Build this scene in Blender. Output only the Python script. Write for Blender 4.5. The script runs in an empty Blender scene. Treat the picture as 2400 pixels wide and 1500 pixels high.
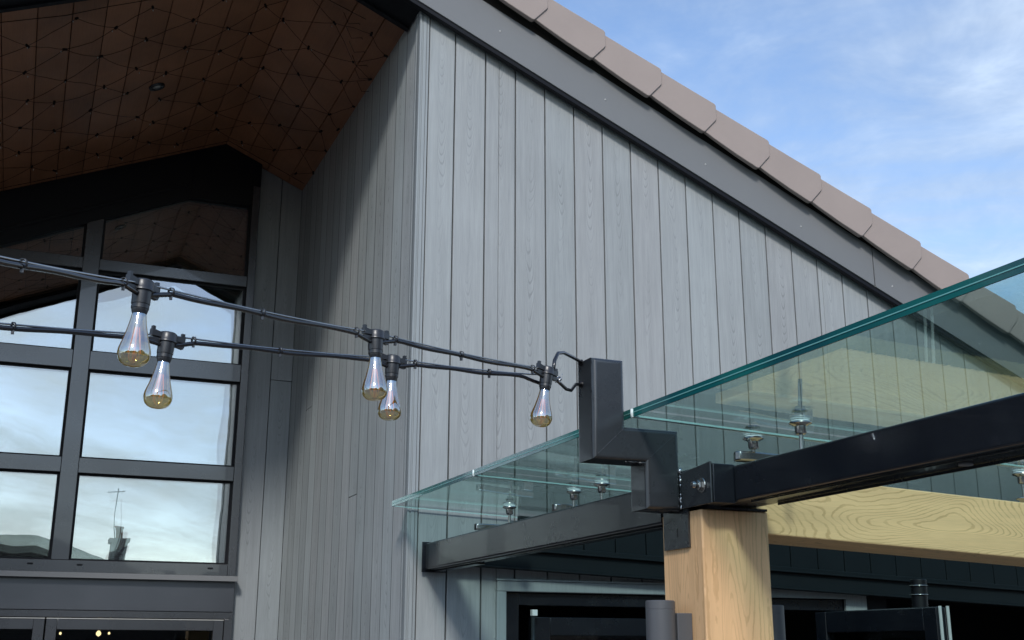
import bpy, bmesh, math, random
from mathutils import Vector, Matrix
R = math.radians
rng = random.Random(7)
scene = bpy.context.scene
col = scene.collection

# ------------------------------------------------------------------ node helpers
class NT:
    def __init__(s, name):
        s.m = bpy.data.materials.new(name); s.m.use_nodes = True
        s.t = s.m.node_tree; s.n = s.t.nodes; s.l = s.t.links; s.n.clear()
        s.out = s.n.new('ShaderNodeOutputMaterial')
    def new(s, typ, **kw):
        nd = s.n.new(typ)
        for k, v in kw.items(): setattr(nd, k, v)
        return nd
    def link(s, a, b): s.l.new(a, b)
    def val(s, sock, v):
        if hasattr(v, 'links') or hasattr(v, 'is_output'): s.l.new(v, sock)
        else: sock.default_value = v
    def math(s, op, a, b=0.0, c=0.0, clamp=False):
        nd = s.n.new('ShaderNodeMath'); nd.operation = op; nd.use_clamp = clamp
        s.val(nd.inputs[0], a); s.val(nd.inputs[1], b)
        if op in ('MULTIPLY_ADD', 'SMOOTH_MIN'): s.val(nd.inputs[2], c)
        return nd.outputs[0]
    def sep(s, v):
        nd = s.n.new('ShaderNodeSeparateXYZ'); s.link(v, nd.inputs[0]); return nd.outputs
    def comb(s, x, y, z):
        nd = s.n.new('ShaderNodeCombineXYZ')
        for i, v in enumerate((x, y, z)): s.val(nd.inputs[i], v)
        return nd.outputs[0]
    def noise(s, vec, scale=5, detail=3, rough=.5, dist=0.0):
        nd = s.n.new('ShaderNodeTexNoise'); s.link(vec, nd.inputs['Vector'])
        nd.inputs['Scale'].default_value = scale; nd.inputs['Detail'].default_value = detail
        nd.inputs['Roughness'].default_value = rough; nd.inputs['Distortion'].default_value = dist
        return nd.outputs['Fac']
    def mapr(s, v, a, b, c=0.0, d=1.0, smooth=False):
        nd = s.n.new('ShaderNodeMapRange'); s.val(nd.inputs[0], v)
        if smooth: nd.interpolation_type = 'SMOOTHSTEP'
        for i, q in enumerate((a, b, c, d)): s.val(nd.inputs[i + 1], q)
        return nd.outputs[0]
    def mix(s, f, a, b, mode='MIX'):
        nd = s.n.new('ShaderNodeMix'); nd.data_type = 'RGBA'; nd.blend_type = mode
        s.val(nd.inputs[0], f); s.val(nd.inputs[6], a); s.val(nd.inputs[7], b)
        return nd.outputs[2]
    def bump(s, h, strength=.3, dist=.01):
        nd = s.n.new('ShaderNodeBump'); s.val(nd.inputs['Height'], h)
        nd.inputs['Strength'].default_value = strength; nd.inputs['Distance'].default_value = dist
        return nd.outputs[0]
    def geo(s): return s.n.new('ShaderNodeNewGeometry')
    def obj(s): return s.n.new('ShaderNodeTexCoord').outputs['Object']
    def uv(s, name='UVMap'):
        nd = s.n.new('ShaderNodeUVMap'); nd.uv_map = name; return nd.outputs[0]
    def pbr(s, base, rough=.5, metal=0.0, normal=None, spec=.5, coat=0.0):
        p = s.n.new('ShaderNodeBsdfPrincipled')
        s.val(p.inputs['Base Color'], base); s.val(p.inputs['Roughness'], rough)
        s.val(p.inputs['Metallic'], metal); s.val(p.inputs['Specular IOR Level'], spec)
        s.val(p.inputs['Coat Weight'], coat)
        if normal is not None: s.link(normal, p.inputs['Normal'])
        s.link(p.outputs[0], s.out.inputs[0]); return p
def c4(r, g, b): return (r, g, b, 1.0)
def scalec(t, base, f):
    nd = t.new('ShaderNodeVectorMath', operation='SCALE')
    if hasattr(base, 'is_output'): t.link(base, nd.inputs[0])
    else: nd.inputs[0].default_value = base[:3]
    t.val(nd.inputs['Scale'], f); return nd.outputs[0]

M = {}
def clad(name, base, contrast=1.0, groove=0.0, var=.08):
    t = NT(name)
    u, v, _ = t.sep(t.uv()); r1, r2, _ = t.sep(t.uv('Rand'))
    vv = t.math('ADD', v, t.math('MULTIPLY', r1, 37.0))
    p = t.comb(u, vv, r2)
    mp = t.new('ShaderNodeMapping'); t.link(p, mp.inputs[0]); mp.inputs['Scale'].default_value = (9, 1.6, 5)
    n1 = t.noise(mp.outputs[0], 1.0, 2, .5)
    uu = t.math('ADD', u, t.math('MULTIPLY', t.math('SUBTRACT', t.noise(t.comb(0.0, vv, r2), 2.2, 2), .5), .05))
    g = t.math('SUBTRACT', t.math('MULTIPLY', vv, 15.0), t.math('MULTIPLY', t.math('MULTIPLY', uu, uu), 2600.0))
    g = t.math('ADD', g, t.math('MULTIPLY', n1, 7.0))
    s1 = t.math('SINE', t.math('MULTIPLY', g, 6.283))
    s1 = t.mapr(s1, .55, 1.0, 0, 1, True)
    patch = t.mapr(t.noise(t.comb(t.math('MULTIPLY', u, 4.0), t.math('MULTIPLY', vv, 1.3), r2), 1.8, 2), .38, .68, .10, 1, True)
    centre = t.mapr(t.math('ABSOLUTE', uu), .015, .075, 1, .25, True)
    s1 = t.math('MULTIPLY', t.math('MULTIPLY', s1, patch), centre)
    mf = t.new('ShaderNodeMapping'); t.link(p, mf.inputs[0]); mf.inputs['Scale'].default_value = (260, 7, 5)
    fine = t.noise(mf.outputs[0], 1.0, 4, .65)
    mm = t.new('ShaderNodeMapping'); t.link(p, mm.inputs[0]); mm.inputs['Scale'].default_value = (45, 1.8, 5)
    mid = t.noise(mm.outputs[0], 1.0, 3, .6)
    blot = t.noise(t.geo().outputs['Position'], 1.1, 4, .6)
    f = t.math('ADD', .95 - var / 2, t.math('MULTIPLY', r1, var))
    f = t.math('ADD', f, t.math('MULTIPLY', t.math('SUBTRACT', fine, .5), .42 * contrast))
    f = t.math('ADD', f, t.math('MULTIPLY', t.math('SUBTRACT', mid, .5), .34 * contrast))
    f = t.math('ADD', f, t.math('MULTIPLY', t.math('SUBTRACT', blot, .5), .32))
    f = t.math('SUBTRACT', f, t.math('MULTIPLY', s1, .20 * contrast))
    if groove: f = t.math('MULTIPLY', f, t.mapr(t.math('ABSOLUTE', u), groove, groove + .003, 1.0, .22, True))
    warm = t.mix(r2, c4(*base), c4(base[0] * 1.03, base[1] * .99, base[2] * .985))
    h = t.math('ADD', t.math('MULTIPLY', fine, .6), t.math('SUBTRACT', mid, s1))
    t.pbr(scalec(t, warm, f), t.mapr(fine, .3, .7, .42, .62), normal=t.bump(h, .35, .002), spec=.4)
    M[name] = t.m
clad('grey_cladding', (.318, .338, .342), 1.0)
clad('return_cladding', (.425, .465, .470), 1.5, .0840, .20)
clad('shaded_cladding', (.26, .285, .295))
clad('trim_cladding', (.28, .31, .32), .8)

def oak(name, base, dark, freq=13.0, stretch=1.6, across=9.0):
    t = NT(name)
    u, v, _ = t.sep(t.uv()); r1, r2, _ = t.sep(t.uv('Rand'))
    vv = t.math('ADD', v, t.math('MULTIPLY', r1, 23.0))
    p = t.comb(t.math('MULTIPLY', u, across), t.math('MULTIPLY', vv, stretch), r2)
    n = t.noise(p, 1.0, 1.5, .45, .35)
    wob = t.noise(t.comb(t.math('MULTIPLY', u, 60.0), t.math('MULTIPLY', vv, 30.0), r2), 1.0, 2, .5)
    g = t.math('ADD', t.math('MULTIPLY', n, freq * 2), t.math('MULTIPLY', wob, .55))
    s = t.math('SINE', t.math('MULTIPLY', g, 6.283))
    line = t.mapr(s, .45, .95, 0, 1, True)
    fine = t.noise(t.comb(t.math('MULTIPLY', u, 420.0), t.math('MULTIPLY', vv, 14.0), r2), 1.0, 3, .6)
    soft = t.noise(t.comb(t.math('MULTIPLY', u, 14.0), t.math('MULTIPLY', vv, 1.2), r2), 1.0, 3, .5)
    brk = t.mapr(t.noise(t.comb(t.math('MULTIPLY', u, 50.0), t.math('MULTIPLY', vv, 9.0), r2), 1.0, 3), .35, .6, .35, 1)
    c = t.mix(t.math('MULTIPLY', t.math('MULTIPLY', line, brk), .50), c4(*base), c4(*dark))
    f = t.math('ADD', t.mapr(soft, .3, .7, .86, 1.1), t.math('MULTIPLY', t.math('SUBTRACT', fine, .5), .22))
    t.pbr(scalec(t, c, f), .5, normal=t.bump(t.math('SUBTRACT', t.math('MULTIPLY', fine, .3), line), .25, .0015), spec=.35)
    M[name] = t.m
oak('oak_beam_board', (.92, .60, .30), (.46, .27, .11), 24.0, 1.3, 6.0)
oak('oak_post_board', (.80, .50, .26), (.48, .28, .125), 12.0, .6, 8.0)

def paint(name, base, rough=.4, spec=.5, coat=0.0, mottle=.25, bump=.15, bscale=180, metal=0.0, scuff=0.0):
    t = NT(name); P = t.geo().outputs['Position']
    n = t.noise(P, 3.0, 5, .6); n2 = t.noise(P, bscale, 2, .5)
    f = t.math('ADD', 1.0 - mottle / 2, t.math('MULTIPLY', n, mottle))
    rg = t.math('ADD', rough - .08, t.math('MULTIPLY', n, .16))
    cc = scalec(t, base, f)
    if scuff:
        mp = t.new('ShaderNodeMapping'); t.link(P, mp.inputs[0]); mp.inputs['Scale'].default_value = (30, 6, 14); mp.inputs['Rotation'].default_value = (.5, .2, .3)
        sc = t.mapr(t.noise(mp.outputs[0], 1.6, 6, .75, .5), .60, .80, 0, scuff, True)
        du = t.mapr(t.noise(P, 7, 5, .7), .45, .8, 0, scuff * .5, True)
        k = t.math('ADD', sc, du, clamp=True)
        cc = t.mix(k, cc, c4(.22, .22, .215)); rg = t.math('ADD', rg, t.math('MULTIPLY', k, .5))
    t.pbr(cc, rg, metal, t.bump(n2, bump, .0006), spec, coat)
    M[name] = t.m
paint('black_steel', (.008, .0095, .014), .26, .5, .15, .5, .25, 140, 0.0, .07)
paint('satin_black_steel', (.022, .0255, .029), .27, .6, .3, .3, .3, 220, 0.0, .06)
paint('anthracite_frame', (.034, .036, .041), .24, 1.0, .55, .2, .08, 300)
paint('anthracite_panel', (.040, .044, .052), .32, .9, 0, .3, .1, 60)
paint('fascia_grey', (.178, .182, .186), .50, .35, 0, .15, .2, 90)
paint('black_trim', (.006, .0065, .009), .5, .2)
paint('black_rubber', (.006, .006, .008), .45, .3, 0, .3, .3, 400)
paint('lamp_plastic', (.016, .017, .020), .34, .7, 0, .3, .2, 300)
paint('shade_void', (.004, .004, .005), .8, .1)  # near-black that paints the darkness inside the bay
paint('underside_dark', (.035, .032, .03), .8, .2)
paint('verge_tile', (.335, .275, .248), .62, .3, 0, .22, .5, 240)
paint('dark_roof_tile', (.016, .013, .012), .95, .0, 0, .5, .6, 12)
paint('roof_tile', (.12, .10, .095), .8, .2, 0, .4, .5, 30)
paint('spot_grey', (.085, .088, .095), .42, .5, 0, .2, .1, 300)
paint('pale_brush', (.42, .42, .40), .8, .2)
paint('white_plastic', (.75, .76, .76), .4)
paint('paving', (.15, .147, .142), .85, .2, 0, .5, .5, 25)
paint('interior_paint', (.014, .018, .016), .8, .2, 0, .3)
paint('interior_pale', (.50, .80, .58), .8, .2, 0, .3)
paint('lens_grey', (.45, .45, .43), .2)
paint('stainless', (.46, .45, .43), .24, .5, 0, .3, .1, 300, 1.0)
paint('galvanised_weld', (.62, .62, .62), .25, .5, 0, .6, 1.0, 500, 1.0)
paint('cable_sheen', (.010, .010, .012), .20, .7, .35, .2, .05)
paint('chimney_pot', (.30, .13, .08), .8, .2)
paint('net_cable', (.006, .003, .003), .6, .2)
paint('ledger_shade_black', (.007, .010, .012), .5, .22, 0, .5, .3, 60)  # near-black of the ledger, and shade painted in as wall boards
paint('white_seal', (.70, .80, .78), .25, .5)

def soffit():
    t = NT('soffit_timber')
    u, v, _ = t.sep(t.uv()); r1, r2, _ = t.sep(t.uv('Rand'))
    vv = t.math('ADD', v, t.math('MULTIPLY', r1, 19.0))
    fine = t.noise(t.comb(t.math('MULTIPLY', u, 150.0), t.math('MULTIPLY', vv, 6.0), r2), 1.0, 4, .6)
    blot = t.noise(t.geo().outputs['Position'], 2.0, 4, .6)
    f = t.math('ADD', t.mapr(blot, .3, .7, .7, 1.25), t.math('MULTIPLY', t.math('SUBTRACT', fine, .5), .5))
    f = t.math('ADD', f, t.math('MULTIPLY', t.math('SUBTRACT', r2, .5), .25))
    t.pbr(scalec(t, (.270, .118, .060), f), .42, normal=t.bump(fine, .2, .001), spec=.4)
    M['soffit_timber'] = t.m
soffit()

def schlick(t, normal, f0):
    g = t.geo(); d = t.new('ShaderNodeVectorMath', operation='DOT_PRODUCT')
    t.link(normal if normal is not None else g.outputs['Normal'], d.inputs[0]); t.link(g.outputs['Incoming'], d.inputs[1])
    c = t.math('ABSOLUTE', d.outputs['Value'])
    k = t.math('POWER', t.math('SUBTRACT', 1.0, c, clamp=True), 5.0)
    return t.math('MULTIPLY_ADD', k, 1.0 - f0, f0, clamp=True)
def glassy(name, f0, tint, gloss=(1, 1, 1), rough=0.0, bumps=None, cap=1.0, dirt_haze=0.0, milk=None):
    t = NT(name); nrm = None
    P = t.geo().outputs['Position']
    if bumps:
        hs = None
        for sc, st, ds, mp in bumps:
            m = t.new('ShaderNodeMapping'); t.link(P, m.inputs[0]); m.inputs['Scale'].default_value = mp
            b = t.new('ShaderNodeBump'); b.inputs['Strength'].default_value = st; b.inputs['Distance'].default_value = ds
            t.link(t.noise(m.outputs[0], sc, 2, .5), b.inputs['Height'])
            if nrm is not None: t.link(nrm, b.inputs['Normal'])
            nrm = b.outputs[0]
    F = schlick(t, nrm, f0)
    F = t.math('MINIMUM', F, cap)
    tr = t.new('ShaderNodeBsdfTransparent'); t.val(tr.inputs[0], c4(*tint))
    gl = t.new('ShaderNodeBsdfGlossy'); t.val(gl.inputs['Color'], c4(*gloss)); gl.inputs['Roughness'].default_value = rough
    if nrm is not None: t.link(nrm, gl.inputs['Normal'])
    mx = t.new('ShaderNodeMixShader'); t.link(F, mx.inputs[0]); t.link(tr.outputs[0], mx.inputs[1]); t.link(gl.outputs[0], mx.inputs[2])
    last = mx.outputs[0]
    if milk:
        tl = t.new('ShaderNodeBsdfTranslucent'); tl.inputs[0].default_value = c4(*milk)
        m3 = t.new('ShaderNodeMixShader'); m3.inputs[0].default_value = .16
        t.link(last, m3.inputs[1]); t.link(tl.outputs[0], m3.inputs[2]); last = m3.outputs[0]
    if dirt_haze:
        df = t.new('ShaderNodeBsdfDiffuse'); df.inputs[0].default_value = c4(.50, .68, .64)
        m2 = t.new('ShaderNodeMixShader')
        sp = t.mapr(t.noise(P, 60, 4, .7), .60, .78, 0, dirt_haze)
        t.link(t.math('ADD', sp, t.mapr(t.noise(P, 2.5, 4, .6), .35, .8, 0.02, dirt_haze * .5)), m2.inputs[0])  # dirt specks, plus a broad green haze painted over the glass
        t.link(last, m2.inputs[1]); t.link(df.outputs[0], m2.inputs[2]); last = m2.outputs[0]
    t.link(last, t.out.inputs[0]); M[name] = t.m
glassy('window_glass', .34, (.70, .75, .73), (.98, .99, 1.0), 0, [(1.0, .5, .006, (1.1, 1, .6)), (1, .25, .0010, (4, 1, 2.5))])
glassy('window_glass_inner', .58, (.40, .50, .44), (1, 1, 1), 0, [(1.0, .6, .016, (.9, 1, .7))])
glassy('door_glass', .05, (.7, .75, .73))
glassy('canopy_glass', .045, (.80, .925, .91), (.95, 1, .98), .0, [(1.0, .30, .00012, (70, 12, 1)), (1.0, .25, .0008, (3, 2, 1))], .8, .16)
glassy('bulb_glass', .56, (1.0, .80, .36), (.72, .89, 1.0), .01, None, .95, 0, (1.0, .62, .16))

def edgeglass():
    t = NT('emerald_edge')
    n = t.noise(t.geo().outputs['Position'], 2.0, 2)
    c = t.mix(t.mapr(n, .35, .65), c4(.008, .085, .10), c4(.014, .19, .165))
    t.pbr(c, .12, 0, None, .8, .5); M['emerald_edge'] = t.m
    t = NT('edge_interlayer'); t.pbr(c4(.20, .50, .47), .3); M['edge_interlayer'] = t.m
    t = NT('joint_glass'); t.pbr(c4(.50, .78, .75), .25); M['joint_glass'] = t.m
edgeglass()
def glow(name, colr, st):
    t = NT(name); e = t.new('ShaderNodeEmission'); e.inputs[0].default_value = c4(*colr); e.inputs[1].default_value = st
    t.link(e.outputs[0], t.out.inputs[0]); M[name] = t.m
glow('interior_lamp', (1, .72, .38), 3.0)
def fil():
    t = NT('filament'); p = t.pbr(c4(.75, .30, .06), .4)
    p.inputs['Emission Color'].default_value = c4(1, .42, .10); p.inputs['Emission Strength'].default_value = .55  # filaments are unlit; slight emission only lifts their orange colour
    M['filament'] = t.m
fil()
def brick():
    t = NT('brick_wall'); b = t.new('ShaderNodeTexBrick'); t.link(t.uv(), b.inputs[0])
    b.inputs['Color1'].default_value = c4(.10, .085, .075); b.inputs['Color2'].default_value = c4(.16, .13, .11)
    b.inputs['Mortar'].default_value = c4(.2, .19, .18); b.inputs['Scale'].default_value = 4.4
    t.pbr(b.outputs[0], .95, spec=.05); M['brick_wall'] = t.m
brick()

# ------------------------------------------------------------------ mesh helpers
class MB:
    """collects pieces and links them as one mesh"""
    def __init__(s):
        s.bm = bmesh.new(); s.uv = s.bm.loops.layers.uv.new('UVMap'); s.rd = s.bm.loops.layers.uv.new('Rand')
    def faces(s, verts, faces, uvf=None, rnd=None, smooth=False, mi=0):
        vs = [s.bm.verts.new(v) for v in verts]; rnd = rnd or (rng.random(), rng.random())
        for f in faces:
            try: fc = s.bm.faces.new([vs[i] for i in f])
            except ValueError: continue
            fc.smooth = smooth; fc.material_index = mi; fc.normal_update(); n = fc.normal
            for lp in fc.loops:
                co = lp.vert.co
                if uvf: lp[s.uv].uv = uvf(co, n)
                elif abs(n.z) > .7: lp[s.uv].uv = (co.y, co.x)
                elif abs(n.x) > .7: lp[s.uv].uv = (co.y, co.z)
                else: lp[s.uv].uv = (co.x, co.z)
                lp[s.rd].uv = rnd
        return s
    def box(s, a, b, **k):
        (x0, y0, z0), (x1, y1, z1) = a, b
        v = [(x, y, z) for x in (x0, x1) for y in (y0, y1) for z in (z0, z1)]
        return s.faces(v, [(0, 1, 3, 2), (4, 6, 7, 5), (0, 4, 5, 1), (2, 3, 7, 6), (0, 2, 6, 4), (1, 5, 7, 3)], **k)
    def prism(s, poly, axis, a, b, **k):
        """polygon (2D) extruded along axis; axis 1: poly is (x,z) along Y; axis 0: (y,z) along X; axis 2: (x,y) along Z"""
        def P(p, t): return (p[0], t, p[1]) if axis == 1 else ((t, p[0], p[1]) if axis == 0 else (p[0], p[1], t))
        n = len(poly); v = [P(p, a) for p in poly] + [P(p, b) for p in poly]
        f = [tuple(range(n)), tuple(range(2 * n - 1, n - 1, -1))] + [(i, (i + 1) % n, n + (i + 1) % n, n + i) for i in range(n)]
        return s.faces(v, f, **k)
    def hexa(s, v, **k):
        """8 corners: bottom 4 (ring) then top 4"""
        return s.faces(v, [(3, 2, 1, 0), (4, 5, 6, 7), (0, 1, 5, 4), (1, 2, 6, 5), (2, 3, 7, 6), (3, 0, 4, 7)], **k)
    def tube(s, pts, r, seg=8, closed=False, caps=True, **k):
        pts = [Vector(p) for p in pts]; n = len(pts); vs = []; up = None
        for i, p in enumerate(pts):
            if closed: d = pts[(i + 1) % n] - pts[i - 1]
            else: d = pts[min(i + 1, n - 1)] - pts[max(i - 1, 0)]
            d.normalize()
            if up is None: up = Vector((0, 0, 1)) if abs(d.z) < .9 else Vector((1, 0, 0))
            x = d.cross(up)
            if x.length < 1e-5: x = d.orthogonal()
            x.normalize(); y = x.cross(d).normalized(); up = y
            rr = r[i] if isinstance(r, (list, tuple)) else r
            for j in range(seg):
                a = 2 * math.pi * j / seg; vs.append(p + (x * math.cos(a) + y * math.sin(a)) * rr)
        fs = []
        for i in range(n if closed else n - 1):
            for j in range(seg):
                a = i * seg + j; b = i * seg + (j + 1) % seg; c = ((i + 1) % n) * seg + (j + 1) % seg; d = ((i + 1) % n) * seg + j
                fs.append((a, b, c, d))
        if caps and not closed: fs += [tuple(range(seg - 1, -1, -1)), tuple(range((n - 1) * seg, n * seg))]
        return s.faces(vs, fs, smooth=True, **k)
    def lathe(s, prof, M4=None, seg=24, **k):
        """prof: list of (radius, z); revolve about Z, then transform"""
        M4 = M4 or Matrix(); vs = []; fs = []; idx = []
        for r_, z_ in prof:
            if r_ < 1e-6: idx.append([len(vs)]); vs.append(M4 @ Vector((0, 0, z_)))
            else:
                idx.append(list(range(len(vs), len(vs) + seg)))
                for j in range(seg):
                    a = 2 * math.pi * j / seg; vs.append(M4 @ Vector((r_ * math.cos(a), r_ * math.sin(a), z_)))
        for i in range(len(prof) - 1):
            A, B = idx[i], idx[i + 1]
            for j in range(seg):
                k2 = (j + 1) % seg
                if len(A) == 1 and len(B) == 1: continue
                if len(A) == 1: fs.append((A[0], B[k2], B[j]))
                elif len(B) == 1: fs.append((A[j], A[k2], B[0]))
                else: fs.append((A[j], A[k2], B[k2], B[j]))
        return s.faces(vs, fs, smooth=True, **k)
    def build(s, name, mat, parent=None, bevel=0, sharp=None, seg=2, fix=True):
        if fix: bmesh.ops.recalc_face_normals(s.bm, faces=s.bm.faces)
        me = bpy.data.meshes.new(name); s.bm.to_mesh(me); s.bm.free()
        mats = mat if isinstance(mat, (list, tuple)) else [mat]
        for m in mats: me.materials.append(M[m])
        if sharp is not None: me.set_sharp_from_angle(angle=R(sharp))
        o = bpy.data.objects.new(name, me); col.objects.link(o)
        if parent is not None: o.parent = parent
        if bevel:
            b = o.modifiers.new('Bevel', 'BEVEL'); b.width = bevel; b.segments = seg; b.limit_method = 'ANGLE'; b.angle_limit = R(40)
            b.harden_normals = False
            me.set_sharp_from_angle(angle=R(35))
            for p in me.polygons: p.use_smooth = True
            wn = o.modifiers.new('WeightedNormal', 'WEIGHTED_NORMAL'); wn.keep_sharp = True; wn.weight = 100
        return o
def tag(o, label=None, cat=None, group=None, kind=None):
    for k, v in (('label', label), ('category', cat), ('group', group), ('kind', kind)):
        if v: o[k] = v
    return o
def empty(name, label, cat, group=None):
    o = bpy.data.objects.new(name, None); col.objects.link(o); return tag(o, label, cat, group)
def clip(poly, a, b, c):
    """keep the part of a 2D polygon where a*x + b*y <= c"""
    out = []
    for i in range(len(poly)):
        p, q = poly[i], poly[(i + 1) % len(poly)]
        dp, dq = a * p[0] + b * p[1] - c, a * q[0] + b * q[1] - c
        if dp <= 0: out.append(p)
        if (dp < 0 < dq) or (dq < 0 < dp):
            t = dp / (dp - dq); out.append((p[0] + t * (q[0] - p[0]), p[1] + t * (q[1] - p[1])))
    return out

# ------------------------------------------------------------------ layout constants (metres; camera stands at x=0, y=0)
WY = 5.5            # face of the gable wall
XR = 1.735          # return wall of the porch
WW = 8.47           # window wall
RX = 1.12           # ridge
def zr(x): return 5.129 - .431 * (x - 1.762)       # underside line of the right rake
ZRIDGE = zr(RX)
def zl(x): return ZRIDGE - .414 * (RX - x)         # left rake
def zt(x): return zr(x) if x >= RX else zl(x)
XL = -3.4

# ================================================================== SETTING
g = MB(); g.faces([(-400, -400, 0), (400, -400, 0), (400, 400, 0), (-400, 400, 0)], [(0, 1, 2, 3)])
tag(g.build('ground', 'paving'), kind='structure')

# ================================================================== BUILDING
bld = empty('gabled_building', 'grey board clad gabled building with recessed porch, dark windows and brown verge tiles', 'building')

# --- front wall boards
w = MB()
edges = [1.783] + [1.937 + .1808 * i for i in range(32)]
for i in range(len(edges) - 1):
    x0, x1 = edges[i] + .0042, edges[i + 1] - .0042
    if x0 > 7.3: break
    xc = (edges[i] + edges[i + 1]) / 2
    pieces = []
    if x1 < 2.21: pieces = [(x0, x1, 0)]
    elif x0 < 2.21: pieces = [(x0, 2.198, 0), (2.2, x1, 2.034)]
    elif x1 < 4.33: pieces = [(x0, x1, 2.034)]
    elif x0 < 4.33: pieces = [(x0, 4.318, 2.034), (4.32, x1, 0)]
    elif x1 < 4.62: pieces = [(x0, x1, 0)]
    else: pieces = [(x0, x1, 2.02)]
    rr = (rng.random(), rng.random())
    for a, b, zb in pieces:
        uvf = (lambda co, n, xc=xc: (co.x - xc, co.z)) 
        w.prism([(a, zb), (b, zb), (b, zr(b) + .06), (a, zr(a) + .06)], 1, WY, WY + .020, uvf=uvf, rnd=rr)
w.build('wall', 'grey_cladding', bld, bevel=.0018)
# backing + structural wall behind the boards
b = MB()
def wallpoly(x0, x1, zb): return [(x0, zb), (x1, zb), (x1, zr(x1) + .05), (x0, zr(x0) + .05)]
for x0, x1, zb in ((1.76, 2.25, 0), (2.25, 4.319, 1.979), (4.319, 4.62, 0), (4.62, 7.4, 2.0)):
    b.prism(wallpoly(x0, x1, zb), 1, WY + .021, WY + .25)
b.build('wall_core', 'black_trim', bld)

# --- corner trim with fine grooves
ct = MB()
for i, (x0, x1, d) in enumerate(((1.726, 1.737, 0), (1.7385, 1.7465, .004), (1.7465, 1.764, 0), (1.764, 1.7675, .005), (1.7675, 1.7795, 0))):
    ct.prism([(x0, 0), (x1, 0), (x1, zr(x1) + .03), (x0, zr(x0) + .03)], 1, WY - .006 + d, WY + .03 + i * .0006, rnd=(.8, .5))
for y0, y1, d in ((5.5247, 5.55, 0), (5.5515, 5.5585, .004), (5.5585, 5.579, 0)):
    ct.box((XR - .009 + d, y0, 0), (XR + .03, y1, zr(XR) + .02), rnd=(.8, .5))
ct.build('corner_trim', 'trim_cladding', bld, bevel=.0012)

# --- return wall boards
w = MB(); y = 5.582; i = 0
while y < WW - .01:
    y1 = min(y + .1808, WW); yc = y + .09
    cut = [(0, 5.16)] if i not in (5, 9, 12) else [(0, (1.93, 0, 0, 0, 0, 2.55, 0, 0, 0, 1.62, 0, 0, 3.3)[i]), ((1.93, 0, 0, 0, 0, 2.555, 0, 0, 0, 1.625, 0, 0, 3.305)[i], 5.16)]
    for z0, z1 in cut:
        rr = (rng.random(), rng.random())
        w.box((XR, y, z0), (XR + .02, y1 - .0002, z1), uvf=(lambda co, n, yc=yc: (co.y - yc, co.z)), rnd=rr)
    y = y1; i += 1
w.build('wall', 'return_cladding', bld)
MB().box((XR + .021, 5.75, 0), (XR + .20, WW + .3, 5.15)).build('wall_core', 'black_trim', bld)
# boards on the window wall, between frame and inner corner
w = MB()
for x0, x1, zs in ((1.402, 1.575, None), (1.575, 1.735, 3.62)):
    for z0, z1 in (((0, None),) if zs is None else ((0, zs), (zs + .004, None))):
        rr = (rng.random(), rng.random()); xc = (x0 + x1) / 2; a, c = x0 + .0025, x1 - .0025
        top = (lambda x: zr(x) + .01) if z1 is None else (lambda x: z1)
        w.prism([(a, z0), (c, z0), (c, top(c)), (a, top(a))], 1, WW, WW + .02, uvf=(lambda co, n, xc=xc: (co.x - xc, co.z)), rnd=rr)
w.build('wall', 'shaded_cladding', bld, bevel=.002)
MB().prism([(1.402, 0), (1.95, 0), (1.95, zr(1.95)), (1.402, zr(1.402) + .04)], 1, WW + .021, WW + .2).build('wall_core', 'black_trim', bld)
# left side of the porch (mirrored in the panes)
lw = MB(); y = 5.5
while y < WW:
    y1 = min(y + .1808, WW); lw.box((XL - .02, y + .0025, 0), (XL, y1 - .0025, zl(XL) + .02), uvf=(lambda co, n, yc=y + .09: (co.y - yc, co.z))); y = y1
x = XL
while x > -6.5:
    lw.prism([(x - .178, 0), (x, 0), (x, zl(x) + .04), (x - .178, zl(x - .178) + .04)], 1, WY, WY + .02, uvf=(lambda co, n, xc=x - .09: (co.x - xc, co.z))); x -= .1808
lw.build('wall', 'grey_cladding', bld)
MB().box((XL - .2, 5.53, 0), (XL - .021, WW + .3, 3.5)).box((-6.6, 5.53, 0), (XL - .201, 5.7, 2.2)).build('wall_core', 'black_trim', bld)

# --- soffit boards
s = MB()
def slope_board(x0, x1, zf, off, th, y0, y1):
    c = (x0 + x1) / 2; rr = (rng.random(), rng.random())
    s.prism([(x0, zf(x0) + off), (x1, zf(x1) + off), (x1, zf(x1) + off + th), (x0, zf(x0) + off + th)], 1, y0, y1,
            uvf=(lambda co, n: (co.x - c, co.y)), rnd=rr)
y0, y1 = 5.76, WW + .02
x = RX
while x < XR + .02:
    xe = min(x + .165, XR + .03); slope_board(x + .002, xe - .002, zr, .012, .015, y0, y1); x = xe
x = RX
while x > XL - .02:
    xe = x - .167; slope_board(xe + .002, x - .002, zl, .012, .015, y0, y1); x = xe
s.build('soffit', 'soffit_timber', bld, bevel=.002)
# ceiling deck above the boards + roof slabs
def both(mb, off, th, y0, y1, xr, xl):
    mb.prism([(RX, zr(RX) + off), (xr, zr(xr) + off), (xr, zr(xr) + off + th), (RX, zr(RX) + off + th)], 1, y0, y1)
    mb.prism([(xl, zl(xl) + off), (RX, zl(RX) + off), (RX, zl(RX) + off + th), (xl, zl(xl) + off + th)], 1, y0, y1)
d = MB(); both(d, .03, .04, 5.70, 14, 7.5, -6.8); d.build('roof_deck', 'black_trim', bld)
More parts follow.
